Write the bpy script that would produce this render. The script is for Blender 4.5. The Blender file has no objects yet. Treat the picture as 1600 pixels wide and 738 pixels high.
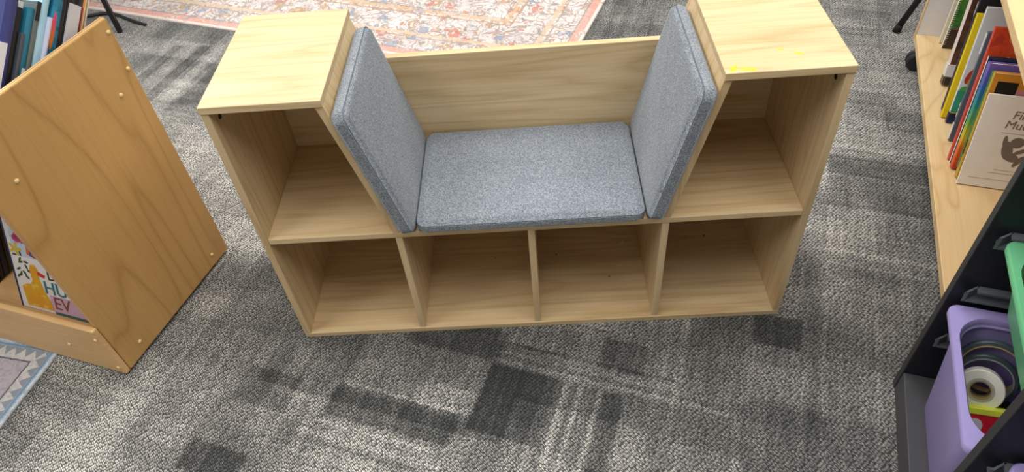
import bpy, bmesh, math, random
from mathutils import Matrix, Vector, Euler
random.seed(4)
sc = bpy.context.scene
col = sc.collection
PI = math.pi
# ------------------------------------------------------------------ camera, sky, lights, exposure
cam_d = bpy.data.cameras.new('camera'); cam = bpy.data.objects.new('camera', cam_d); col.objects.link(cam)
cam_d.sensor_width = 36.0; cam_d.lens = 1101.0345 / 1600 * 36
cam_d.clip_start = 0.02
cam.rotation_mode = 'XYZ'
cam.location = (0.5376, -0.9183, 1.2395); cam.rotation_euler = (0.7647, 0.0726, -0.0070)
sc.camera = cam
vs = sc.view_settings
vs.view_transform = 'Standard'; vs.look = 'None'; vs.gamma = 1.0; vs.use_curve_mapping = False
vs.exposure = 0.0
world = bpy.data.worlds.new('world'); sc.world = world; world.use_nodes = True
bg = world.node_tree.nodes['Background']; bg.inputs[0].default_value = (0.93, 0.96, 1.0, 1); bg.inputs[1].default_value = 0.33
def area(name, loc, target, sx, sy, power, colr=(1, 0.985, 0.965)):
    d = bpy.data.lights.new(name, 'AREA'); d.shape = 'RECTANGLE'; d.size = sx; d.size_y = sy; d.energy = power; d.color = colr
    o = bpy.data.objects.new(name, d); col.objects.link(o); o.location = loc
    v = Vector(target) - Vector(loc); o.rotation_euler = v.to_track_quat('-Z', 'Y').to_euler()
    return o
LAMP = 1.02
for lx, ly, pw in ((-1.6, -0.9, 36), (-1.6, 0.8, 42), (-1.6, 2.5, 34), (0.5, -0.9, 18), (0.5, 0.8, 30), (0.5, 2.5, 28), (2.2, -0.9, 30), (2.4, 0.8, 16), (2.4, 2.5, 14)):
    area('ceiling_lamp', (lx, ly, 2.75), (lx, ly, 0), 1.2, 1.2, pw * LAMP)

# ------------------------------------------------------------------ helpers
def lin(c):
    if isinstance(c, str):
        c = c.lstrip('#'); c = [int(c[i:i + 2], 16) / 255 for i in (0, 2, 4)]
    return tuple((x / 12.92 if x <= 0.04045 else ((x + 0.055) / 1.055) ** 2.4) for x in c) + (1.0,)
class NT:
    def __init__(s, name, rough=0.6, spec=0.4):
        s.m = bpy.data.materials.new(name); s.m.use_nodes = True; s.t = s.m.node_tree
        s.b = s.t.nodes['Principled BSDF']; s.b.inputs['Roughness'].default_value = rough
        s.b.inputs['Specular IOR Level'].default_value = spec
    def n(s, typ, **kw):
        nd = s.t.nodes.new(typ)
        for k, v in kw.items(): setattr(nd, k, v)
        return nd
    def link(s, a, b): s.t.links.new(a, b)
    def put(s, sock, v):
        if hasattr(v, 'links') or isinstance(v, bpy.types.NodeSocket): s.link(v, sock)
        else: sock.default_value = v
    def math(s, op, a, b=0.0, c=0.0, clamp=False):
        nd = s.n('ShaderNodeMath', operation=op, use_clamp=clamp)
        for i, v in enumerate((a, b, c)): s.put(nd.inputs[i], v)
        return nd.outputs[0]
    def mix(s, f, a, b, blend='MIX'):
        nd = s.n('ShaderNodeMix', data_type='RGBA', blend_type=blend)
        s.put(nd.inputs[0], f); s.put(nd.inputs[6], a); s.put(nd.inputs[7], b)
        return nd.outputs[2]
    def ramp(s, f, stops, interp='LINEAR'):
        nd = s.n('ShaderNodeValToRGB'); cr = nd.color_ramp; cr.interpolation = interp
        while len(cr.elements) < len(stops): cr.elements.new(0.5)
        for e, (p, c) in zip(cr.elements, stops):
            e.position = p; e.color = c if len(c) == 4 else lin(c)
        s.put(nd.inputs[0], f); return nd.outputs[0]
    def smooth(s, v, a, b):
        nd = s.n('ShaderNodeMapRange', interpolation_type='SMOOTHSTEP')
        s.put(nd.inputs[0], v); nd.inputs[1].default_value = a; nd.inputs[2].default_value = b
        return nd.outputs[0]
    def coords(s, kind='Object', scale=(1, 1, 1), rot=(0, 0, 0), loc=(0, 0, 0), rnd=0.0):
        tc = s.n('ShaderNodeTexCoord'); v = tc.outputs[kind]
        if rnd:
            oi = s.n('ShaderNodeObjectInfo'); vm = s.n('ShaderNodeVectorMath', operation='SCALE')
            cb = s.n('ShaderNodeCombineXYZ')
            for i in range(3): s.link(oi.outputs['Random'], cb.inputs[i])
            s.link(cb.outputs[0], vm.inputs[0]); vm.inputs[3].default_value = rnd
            ad = s.n('ShaderNodeVectorMath', operation='ADD'); s.link(v, ad.inputs[0]); s.link(vm.outputs[0], ad.inputs[1]); v = ad.outputs[0]
        mp = s.n('ShaderNodeMapping'); s.link(v, mp.inputs[0])
        mp.inputs['Scale'].default_value = scale; mp.inputs['Rotation'].default_value = rot; mp.inputs['Location'].default_value = loc
        return mp.outputs[0]
    def noise(s, v, scale, detail=2, rough=0.5, dist=0.0):
        nd = s.n('ShaderNodeTexNoise'); s.link(v, nd.inputs['Vector'])
        nd.inputs['Scale'].default_value = scale; nd.inputs['Detail'].default_value = detail
        nd.inputs['Roughness'].default_value = rough; nd.inputs['Distortion'].default_value = dist
        return nd.outputs[0]
    def voro(s, v, scale, feature='F1', out='Distance', rnd=1.0):
        nd = s.n('ShaderNodeTexVoronoi', feature=feature); s.link(v, nd.inputs['Vector'])
        nd.inputs['Scale'].default_value = scale; nd.inputs['Randomness'].default_value = rnd
        return nd.outputs[out]
    def sep(s, v):
        nd = s.n('ShaderNodeSeparateXYZ'); s.link(v, nd.inputs[0]); return nd.outputs
    def comb(s, x, y, z=0.0):
        nd = s.n('ShaderNodeCombineXYZ')
        for i, q in enumerate((x, y, z)): s.put(nd.inputs[i], q)
        return nd.outputs[0]
    def base(s, c): s.put(s.b.inputs['Base Color'], c)
    def bump(s, h, strength=0.3, dist=0.002):
        nd = s.n('ShaderNodeBump'); nd.inputs['Strength'].default_value = strength; nd.inputs['Distance'].default_value = dist
        s.link(h, nd.inputs['Height']); s.link(nd.outputs[0], s.b.inputs['Normal'])

_flat = {}
def flat(c, rough=0.5, spec=0.4, metal=0.0):
    k = (c, rough, spec, metal)
    if k not in _flat:
        t = NT('plain_' + c.lstrip('#'), rough, spec)
        v = t.coords('Object'); f = t.noise(v, 40, 2)
        cl = lin(c); t.base(t.mix(f, tuple(x * 0.94 for x in cl[:3]) + (1,), tuple(min(1, x * 1.05) for x in cl[:3]) + (1,)))
        t.b.inputs['Metallic'].default_value = metal
        _flat[k] = t.m
    return _flat[k]
def wood(name, light, dark, axis, ring=(1.1, 9, 7), ringamt=0.45, fibre=0.35, rough=0.45, stain=None, spec=0.35, sharp=1.6):
    """long grain along axis (0 x, 1 y, 2 z): contour lines of stretched noise plus fine fibres"""
    t = NT(name, rough, spec)
    sc1 = [ring[1]] * 3; sc1[axis] = ring[0]
    v = t.coords('Object', tuple(sc1), rnd=3.7)
    n1 = t.noise(v, 1.0, 1.5, 0.45, 0.35)
    r = t.math('PINGPONG', t.math('MULTIPLY', n1, ring[2]), 0.5)
    r = t.math('POWER', t.math('MULTIPLY', r, 2.0), sharp)
    sc2 = [170] * 3; sc2[axis] = 5
    f = t.noise(t.coords('Object', tuple(sc2), rnd=2.1), 1.0, 2, 0.6)
    f = t.smooth(f, 0.35, 0.7)
    big = [5] * 3; big[axis] = 0.9
    b = t.smooth(t.noise(t.coords('Object', tuple(big), rnd=5.0), 1.0, 1), 0.3, 0.7)
    amt = t.math('ADD', t.math('MULTIPLY', r, ringamt), t.math('ADD', t.math('MULTIPLY', f, fibre), t.math('MULTIPLY', b, 0.2)), clamp=True)
    c = t.mix(amt, lin(light), lin(dark))
    if stain:
        vv = t.sep(t.coords('Object')); tot = None
        for (sx, sy, a, bb, ang) in stain:
            dx = t.math('SUBTRACT', vv[0], sx); dy = t.math('SUBTRACT', vv[1], sy)
            ca, sa = math.cos(ang), math.sin(ang)
            u = t.math('DIVIDE', t.math('ADD', t.math('MULTIPLY', dx, ca), t.math('MULTIPLY', dy, sa)), a)
            w = t.math('DIVIDE', t.math('SUBTRACT', t.math('MULTIPLY', dy, ca), t.math('MULTIPLY', dx, sa)), bb)
            d = t.math('ADD', t.math('MULTIPLY', u, u), t.math('MULTIPLY', w, w))
            mk = t.math('SUBTRACT', 1.0, t.smooth(d, 0.35, 1.1))
            tot = mk if tot is None else t.math('MAXIMUM', tot, mk)
        sp = t.smooth(t.noise(t.coords('Object', (260, 260, 260)), 1, 2), 0.25, 0.5)
        c = t.mix(t.math('MULTIPLY', tot, sp), c, lin('#f0c800'))
    t.base(c); t.bump(f, 0.06, 0.001)
    return t.m

def link(name, me, mat, parent=None, smooth=False):
    o = bpy.data.objects.new(name, me); col.objects.link(o)
    if mat is not None and not me.materials: me.materials.append(mat)
    if parent is not None: o.parent = parent
    if smooth:
        for p in me.polygons: p.use_smooth = True
    return o
def done(bm, name, mat, parent=None, smooth=False, recalc=True):
    if recalc: bmesh.ops.recalc_face_normals(bm, faces=bm.faces[:])
    me = bpy.data.meshes.new(name); bm.to_mesh(me); bm.free()
    return link(name, me, mat, parent, smooth)
def tag(o, label, cat, group=None, kind=None):
    o['label'] = label; o['category'] = cat
    if group: o['group'] = group
    if kind: o['kind'] = kind
    return o
def thing(name, label, cat, loc=(0, 0, 0), rot=(0, 0, 0), group=None):
    o = bpy.data.objects.new(name, None); col.objects.link(o); o.empty_display_size = 0.05
    o.location = loc; o.rotation_euler = rot
    return tag(o, label, cat, group)
def pbox(bm, x0, x1, y0, y1, z0, z1, M=None):
    vsn = [bm.verts.new((x, y, z)) for x in (x0, x1) for y in (y0, y1) for z in (z0, z1)]
    if M is not None:
        for v in vsn: v.co = M @ v.co
    for f in ((0, 1, 3, 2), (4, 6, 7, 5), (0, 4, 5, 1), (2, 3, 7, 6), (0, 2, 6, 4), (1, 5, 7, 3)):
        bm.faces.new([vsn[i] for i in f])
def board(name, dims, mat, parent, bev=0.0012, M=None):
    bm = bmesh.new(); pbox(bm, *dims, M=M)
    if bev: bmesh.ops.bevel(bm, geom=bm.edges[:], offset=bev, segments=2, affect='EDGES', profile=0.5)
    return done(bm, name, mat, parent)
def prism_xz(name, pts, y0, y1, mat, parent, bev=0.001):
    bm = bmesh.new()
    a = [bm.verts.new((x, y0, z)) for x, z in pts]; b = [bm.verts.new((x, y1, z)) for x, z in pts]
    n = len(pts); bm.faces.new(a); bm.faces.new(b[::-1])
    for i in range(n): bm.faces.new((a[i], b[i], b[(i + 1) % n], a[(i + 1) % n]))
    bmesh.ops.recalc_face_normals(bm, faces=bm.faces[:])
    if bev: bmesh.ops.bevel(bm, geom=bm.edges[:], offset=bev, segments=2, affect='EDGES', profile=0.5)
    return done(bm, name, mat, parent)
def lathe(bm, prof, seg=32, M=None):
    """profile of (r, z), closed ring of revolution about z"""
    rings = []
    for r, z in prof:
        if r < 1e-6: rings.append([bm.verts.new((0, 0, z))])
        else: rings.append([bm.verts.new((r * math.cos(2 * PI * i / seg), r * math.sin(2 * PI * i / seg), z)) for i in range(seg)])
    if M is not None:
        for rg in rings:
            for v in rg: v.co = M @ v.co
    for a, b in zip(rings[:-1], rings[1:]):
        for i in range(seg):
            j = (i + 1) % seg
            if len(a) == 1 and len(b) == 1: continue
            if len(a) == 1: bm.faces.new((a[0], b[i], b[j]))
            elif len(b) == 1: bm.faces.new((a[i], b[0], a[j]))
            else: bm.faces.new((a[i], b[i], b[j], a[j]))
    return rings
def ringlathe(bm, prof, seg=40, M=None):
    lathe(bm, list(prof) + [prof[0]], seg, M); bmesh.ops.remove_doubles(bm, verts=bm.verts[:], dist=1e-6)
def tube(bm, pts, r, seg=10, closed=False):
    pts = [Vector(p) for p in pts]; n = len(pts); rings = []; up = None
    for i in range(n):
        a = pts[(i - 1) % n] if (closed or i > 0) else pts[i]; b = pts[(i + 1) % n] if (closed or i < n - 1) else pts[i]
        d = (b - a).normalized()
        if up is None:
            up = Vector((0, 0, 1)) if abs(d.z) < 0.9 else Vector((1, 0, 0))
        u = (up - d * up.dot(d)).normalized(); w = d.cross(u); up = u
        rr = r[i] if isinstance(r, (list, tuple)) else r
        rings.append([bm.verts.new(pts[i] + (u * math.cos(2 * PI * k / seg) + w * math.sin(2 * PI * k / seg)) * rr) for k in range(seg)])
    m = n if closed else n - 1
    for i in range(m):
        a, b = rings[i], rings[(i + 1) % n]
        for k in range(seg): bm.faces.new((a[k], a[(k + 1) % seg], b[(k + 1) % seg], b[k]))
    if not closed: bm.faces.new(rings[0][::-1]); bm.faces.new(rings[-1])
def blob(bm, cx, cz, rx, rz, y, th=0.0004, seg=20, ang=0.0, shape=None):
    """thin printed / inlaid ellipse facing -y"""
    ca, sa = math.cos(ang), math.sin(ang); a = []; b = []
    for i in range(seg):
        t = 2 * PI * i / seg; k = shape(t) if shape else 1
        u, w = rx * math.cos(t) * k, rz * math.sin(t) * k
        p = (cx + u * ca - w * sa, cz + u * sa + w * ca)
        a.append(bm.verts.new((p[0], y - th, p[1]))); b.append(bm.verts.new((p[0], y, p[1])))
    bm.faces.new(a); bm.faces.new(b[::-1])
    for i in range(seg): bm.faces.new((a[i], b[i], b[(i + 1) % seg], a[(i + 1) % seg]))
def poly(bm, pts, y, th=0.0004):
    a = [bm.verts.new((p[0], y - th, p[1])) for p in pts]; b = [bm.verts.new((p[0], y, p[1])) for p in pts]; n = len(pts)
    bm.faces.new(a); bm.faces.new(b[::-1])
    for i in range(n): bm.faces.new((a[i], b[i], b[(i + 1) % n], a[(i + 1) % n]))
def text(name, body, size, M, mat, parent, shear=0.0, ext=0.0003, space=1.0, bold=0.0):
    cu = bpy.data.curves.new(name, 'FONT'); cu.body = body; cu.size = size; cu.extrude = ext; cu.shear = shear; cu.space_character = space; cu.offset = bold
    to = bpy.data.objects.new(name, cu); col.objects.link(to)
    dg = bpy.context.evaluated_depsgraph_get(); me = bpy.data.meshes.new_from_object(to.evaluated_get(dg))
    bpy.data.objects.remove(to); bpy.data.curves.remove(cu)
    me.transform(M); me.materials.clear(); me.name = name
    return link(name, me, mat, parent)
def on_cover(x, z, y, rot=0.0):      # text lying on a face that looks to -y
    return Matrix.Translation((x, y, z)) @ Matrix.Rotation(rot, 4, 'Y') @ Matrix.Rotation(PI / 2, 4, 'X')
def on_spine(x, y, z):               # text running up a face that looks to -x
    return Matrix.Translation((x, y, z)) @ Matrix(((0, 0, -1, 0), (0, -1, 0, 0), (1, 0, 0, 0), (0, 0, 0, 1))) if False else \
        Matrix.Translation((x, y, z)) @ Matrix(((0, 0, -1, 0), (0, 1, 0, 0), (1, 0, 0, 0), (0, 0, 0, 1)))

RZ = math.atan2(-0.319, 0.948)        # heading shared by the side shelves and the carpet tiles
def world_of(origin, x, y, z):
    c, s = math.cos(RZ), math.sin(RZ)
    return (origin[0] + x * c - y * s, origin[1] + x * s + y * c, z)

# ------------------------------------------------------------------ carpet floor
def carpet():
    t = NT('loop_pile_carpet_tiles', 0.95, 0.08)
    v = t.coords('Object', rot=(0, 0, -RZ))
    def brick(w, h, off, seedloc, rot=0.0):
        mp = t.n('ShaderNodeMapping'); t.link(v, mp.inputs[0]); mp.inputs['Location'].default_value = seedloc; mp.inputs['Rotation'].default_value = (0, 0, rot)
        b = t.n('ShaderNodeTexBrick'); t.link(mp.outputs[0], b.inputs['Vector']); b.offset = off; b.squash = 1.0
        b.inputs['Color1'].default_value = (0, 0, 0, 1); b.inputs['Color2'].default_value = (1, 1, 1, 1); b.inputs['Mortar'].default_value = (0.5, 0.5, 0.5, 1)
        b.inputs['Scale'].default_value = 1.0; b.inputs['Mortar Size'].default_value = 0.0; b.inputs['Brick Width'].default_value = w; b.inputs['Row Height'].default_value = h
        return t.sep(b.outputs[0])[0]
    b1 = brick(0.5, 0.5, 0.0, (0.13, 0.19, 0))
    b2 = brick(0.27, 0.105, 0.37, (0.05, 0.02, 0))
    b3 = brick(0.33, 0.13, 0.41, (0.3, 0.11, 0), PI / 2)
    b4 = brick(0.16, 0.06, 0.3, (0.0, 0.07, 0))
    # streaks that run along either axis, chosen tile by tile
    s = t.sep(v)
    def streak(fx, fy):
        mp = t.n('ShaderNodeMapping'); t.link(v, mp.inputs[0]); mp.inputs['Scale'].default_value = (fx, fy, 1)
        return t.noise(mp.outputs[0], 1.0, 2, 0.6)
    sx = streak(3.0, 60.0); sy = streak(60.0, 3.0)
    sel = t.math('GREATER_THAN', b1, 0.5)
    st = t.math('ADD', t.math('MULTIPLY', sx, sel), t.math('MULTIPLY', sy, t.math('SUBTRACT', 1.0, sel)))
    big = t.noise(v, 2.2, 2, 0.5)
    wear = t.noise(v, 9, 3, 0.6)
    tone = t.math('MULTIPLY', t.math('SUBTRACT', b1, 0.5), 0.10)
    tone = t.math('ADD', tone, t.math('MULTIPLY', t.math('SUBTRACT', b2, 0.5), 0.20))
    tone = t.math('ADD', tone, t.math('MULTIPLY', t.math('SUBTRACT', b3, 0.5), 0.16))
    tone = t.math('ADD', tone, t.math('MULTIPLY', t.math('SUBTRACT', b4, 0.5), 0.08))
    tone = t.math('ADD', tone, t.math('MULTIPLY', t.math('SUBTRACT', st, 0.5), 0.38))
    tone = t.math('ADD', tone, t.math('MULTIPLY', t.math('SUBTRACT', big, 0.5), 0.3))
    tone = t.math('ADD', tone, t.math('MULTIPLY', t.math('SUBTRACT', wear, 0.5), 0.4))
    # woven-in blocks and pin stripes, plus a darker right-hand area (tile axes, metres)
    sv = t.sep(v); jit = t.math('MULTIPLY', t.math('SUBTRACT', t.noise(v, 120, 2), 0.5), 0.014)
    su = t.math('ADD', sv[0], jit); sw = t.math('ADD', sv[1], jit)
    for (u0, u1, v0, v1, a) in ((.128, .40, -.157, -.084, -.22), (.134, .42, -.084, .05, .07), (.29, .42, -.084, -.03, .13), (.418, .56, -.11, .046, -.22), (.56, .70, -.17, .043, -.13),
            (.576, .592, -.3, .043, .24), (.604, .617, -.3, .043, .22), (.646, .654, -.3, .043, .2), (.66, .695, -.15, .043, -.12), (.63, .725, .094, .17, -.17), (.92, 1.42, -.6, .10, -.07),
            (.925, 1.02, .24, .32, -.22), (1.06, 1.42, .70, .895, -.17), (1.1, 1.5, .93, 1.2, -.06), (-1.26, -.76, .66, .93, -.10), (-1.01, -.965, .68, 1.02, -.2), (-.945, -.90, .7, 1.02, .12),
            (-1.11, -1.07, .7, 1.0, -.16), (-.88, -.80, .70, .9, -.14), (-.08, .05, -.18, -.095, -.16), (-.1, .03, -.34, -.28, -.24), (.22, .43, .05, .13, -.16), (-.7, -.1, .2, .66, .08), (.0, .12, -.14, -.02, .08), (.12, .41, -.095, -.078, .14), (.12, .38, -.177, -.168, .16), (.10, .40, -.205, -.196, .14), (.06, .36, -.222, -.214, -.14), (.02, .4, -.25, -.243, .12), (.42, .9, .052, .062, .14), (.42, .9, .075, .083, .12), (.45, .8, .10, .107, -.14), (.905, .918, -.3, .6, .06), (1.06, 1.07, -.3, .7, .07), (1.16, 1.167, .1, .7, .09), (1.05, 1.4, .50, .508, .1), (1.05, 1.4, .54, .552, .12), (1.0, 1.4, .60, .61, .08), (.1, .4, -.30, -.17, .06)):
        m_ = t.math('MULTIPLY', t.math('MULTIPLY', t.smooth(su, u0 - .004, u0 + .004), t.math('SUBTRACT', 1.0, t.smooth(su, u1 - .004, u1 + .004))),
                    t.math('MULTIPLY', t.smooth(sw, v0 - .004, v0 + .004), t.math('SUBTRACT', 1.0, t.smooth(sw, v1 - .004, v1 + .004))))
        tone = t.math('ADD', tone, t.math('MULTIPLY', m_, a))
    # yarn loops: short slanted lozenges in loose rows
    r1_ = t.n('ShaderNodeMapping'); t.link(v, r1_.inputs[0]); r1_.inputs['Rotation'].default_value = (0, 0, 0.56)
    wob = t.n('ShaderNodeTexNoise'); t.link(r1_.outputs[0], wob.inputs['Vector']); wob.inputs['Scale'].default_value = 90; wob.inputs['Detail'].default_value = 1
    wsc = t.n('ShaderNodeVectorMath', operation='SCALE'); t.link(wob.outputs[1], wsc.inputs[0]); wsc.inputs[3].default_value = 0.0022
    wad = t.n('ShaderNodeVectorMath', operation='ADD'); t.link(r1_.outputs[0], wad.inputs[0]); t.link(wsc.outputs[0], wad.inputs[1])
    r2_ = t.n('ShaderNodeMapping'); t.link(wad.outputs[0], r2_.inputs[0]); r2_.inputs['Scale'].default_value = (150, 300, 1)
    vo = t.n('ShaderNodeTexVoronoi', voronoi_dimensions='2D'); t.link(r2_.outputs[0], vo.inputs['Vector']); vo.inputs['Scale'].default_value = 1.0; vo.inputs['Randomness'].default_value = 0.5
    each = t.sep(vo.outputs['Color'])[0]
    lp = t.math('SUBTRACT', 1.0, t.smooth(vo.outputs['Distance'], 0.12, 0.72))
    lp = t.math('MULTIPLY', lp, t.math('ADD', 0.68, t.math('MULTIPLY', each, 0.46)))
    tone = t.math('MULTIPLY', tone, t.math('ADD', 0.45, t.math('MULTIPLY', lp, 0.85)))
    val = t.math('ADD', t.math('ADD', 0.11, t.math('MULTIPLY', lp, 0.64)), t.math('MULTIPLY', tone, 0.95), clamp=True)
    c = t.ramp(val, [(0.0, '#303231'), (0.22, '#505150'), (0.5, '#848380'), (0.78, '#bdbab3'), (1.0, '#e4e1d8')])
    t.base(c); t.bump(lp, 0.55, 0.003)
    return t.m
bm = bmesh.new(); pbox(bm, -4.5, 4.5, -3.5, 5.5, -0.03, 0.0)
fl = done(bm, 'floor', carpet()); fl['kind'] = 'structure'
WALLM = flat('#d9d6cf', 0.85, 0.2)
for nm, dims, mt in (('wall_back', (-4.6, 4.6, 5.5, 5.6, -0.03, 2.8), WALLM), ('wall_front', (-4.6, 4.6, -3.6, -3.5, -0.03, 2.8), WALLM), ('wall_left', (-4.6, -4.5, -3.5, 5.5, -0.03, 2.8), WALLM),
                     ('wall_right', (4.5, 4.6, -3.5, 5.5, -0.03, 2.8), WALLM), ('ceiling', (-4.6, 4.6, -3.6, 5.6, 2.8, 2.86), flat('#eceae4', 0.9, 0.1))):
    bm = bmesh.new(); pbox(bm, *dims); o = done(bm, nm, mt); o['kind'] = 'structure'
# ------------------------------------------------------------------ bench (reading nook bookcase)
W, D, H, T = 1.0226, 0.287, 0.616, 0.0134
ZS = 0.3099
LM = ('#e2caa0', '#b5915c')
w_x = wood('pale_maple_laminate_along', LM[0], LM[1], 0, (1.1, 15, 7), 0.34, 0.2, sharp=2.6)
w_z = wood('pale_maple_laminate_upright', LM[0], LM[1], 2, (1.1, 15, 7), 0.34, 0.2, sharp=2.6)
w_top = wood('pale_maple_laminate_crayoned', LM[0], LM[1], 0, (1.1, 15, 7), 0.34, 0.2, sharp=2.6,
             stain=[(0.839, 0.011, 0.012, 0.0055, 1.0), (0.860, 0.0075, 0.016, 0.0055, -0.2), (0.921, 0.0557, 0.006, 0.003, 0), (0.945, 0.041, 0.011, 0.003, -0.6)])
bench = thing('reading_bench', 'pale maple laminate reading bench with cubbies, two end towers and a cushioned seat', 'bench')
board('base_board', (0, W, 0, D, 0, T), w_x, bench)
for x in (0, W - T): board('side_panel', (x, x + T, 0.0, D, T, H - T), w_z, bench)
board('seat_shelf', (T, W - T, 0.001, D - 0.006, ZS - T, ZS), w_x, bench)
for xc in (0.2611, W / 2, W - 0.2611): board('divider', (xc - T / 2, xc + T / 2, 0.002, D - 0.006, T, ZS - T), w_z, bench)
SLT, SLB = 0.198, 0.2672          # outer face of the sloped panel at top and at the seat
for s in (0, 1):
    pts = [(SLB - T * 1.03, ZS), (SLB, ZS), (SLT, H - T), (SLT - T * 1.03, H - T)]
    if s: pts = [(W - x, z) for x, z in pts]
    prism_xz('sloped_panel', pts, 0.001, D - 0.006, w_z, bench)
tp = board('tower_top', (0, 0.1984, -0.002, D, H - T, H), w_x, bench)
tp2 = board('tower_top', (W - 0.1984, W, -0.002, D, H - T, H), w_top, bench); tp2['label'] = 'tower top with yellow crayon marks'
board('back_panel', (T, W - T, D - 0.006, D, T, ZS), w_x, bench, 0.0005)
for s in (0, 1):
    pts = [(T, ZS), (SLB - 0.004, ZS), (SLT - 0.004, H - T), (T, H - T)]
    if s: pts = [(W - x, z) for x, z in pts]
    prism_xz('tower_back', pts, D - 0.006, D, w_x, bench, 0.0005)
k = (SLB - SLT) / (H - T - ZS); zb = 0.5165
prism_xz('seat_back', [(SLB, ZS), (W - SLB, ZS), (W - SLB + k * (zb - ZS), zb), (SLB - k * (zb - ZS), zb)], D - 0.015, D, w_x, bench, 0.001)
for x, d in ((T, 1), (W - T, -1)):
    bm = bmesh.new(); M = Matrix.Translation((x, 0.031, 0.5758)) @ Matrix.Rotation(d * PI / 2, 4, 'Y')
    lathe(bm, [(0, 0), (0.0052, 0), (0.0052, 0.0009), (0.0032, 0.0012), (0.0028, 0.0004), (0, 0.0004)], 18, M)
    done(bm, 'cam_lock', flat('#2a2520', 0.5), bench)
scuff = [((0.7169, 0.2209), 0.009, 0.0012, 1.1, '#e8e4da'), ((0.7028, 0.1494), 0.006, 0.001, 0.3, '#e8e4da'), ((0.560, 0.1935), 0.004, 0.0014, 0.8, '#4a3a26'),
         ((0.6763, 0.1185), 0.003, 0.0012, 0.4, '#6a4a2a'), ((0.9098, 0.2291), 0.005, 0.0014, 1.0, '#5a4024'), ((0.0927, 0.077), 0.008, 0.001, -0.2, '#d8c8a4'), ((0.4184, 0.1937), 0.002, 0.0012, 0, '#6a4a2a')]
for (x, y), a, b, an, c in scuff:
    bm = bmesh.new(); M = Matrix.Translation((x, y, T)) @ Matrix.Rotation(an, 4, 'Z') @ Matrix.Diagonal((a, b, 0.0006, 1))
    bmesh.ops.create_uvsphere(bm, u_segments=10, v_segments=6, radius=1, matrix=M)
    done(bm, 'scuff_mark', flat(c, 0.8), bench)

# ------------------------------------------------------------------ cushions
def fabric():
    t = NT('heather_grey_woven_fabric', 0.95, 0.1)
    v = t.coords('Object')
    n1 = t.noise(t.coords('Object', (700, 260, 500), rot=(0, 0.3, 0.6)), 1, 2, 0.6)
    n2 = t.noise(t.coords('Object', (260, 700, 500), rot=(0.3, 0, 0.6)), 1, 2, 0.6)
    n3 = t.noise(v, 14, 2)
    h = t.math('MULTIPLY', t.math('ADD', n1, n2), 0.5)
    f = t.math('ADD', t.smooth(h, 0.36, 0.64), t.math('MULTIPLY', t.math('SUBTRACT', n3, 0.5), 0.25), clamp=True)
    t.base(t.ramp(f, [(0.0, '#60676f'), (0.5, '#7d848c'), (1.0, '#9fa5ab')]))
    t.bump(h, 0.35, 0.0015)
    t.b.inputs['Sheen Weight'].default_value = 0.25; t.b.inputs['Sheen Roughness'].default_value = 0.5
    return t.m
FAB = fabric(); SEAM = flat('#69717c', 0.95, 0.1)
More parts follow.
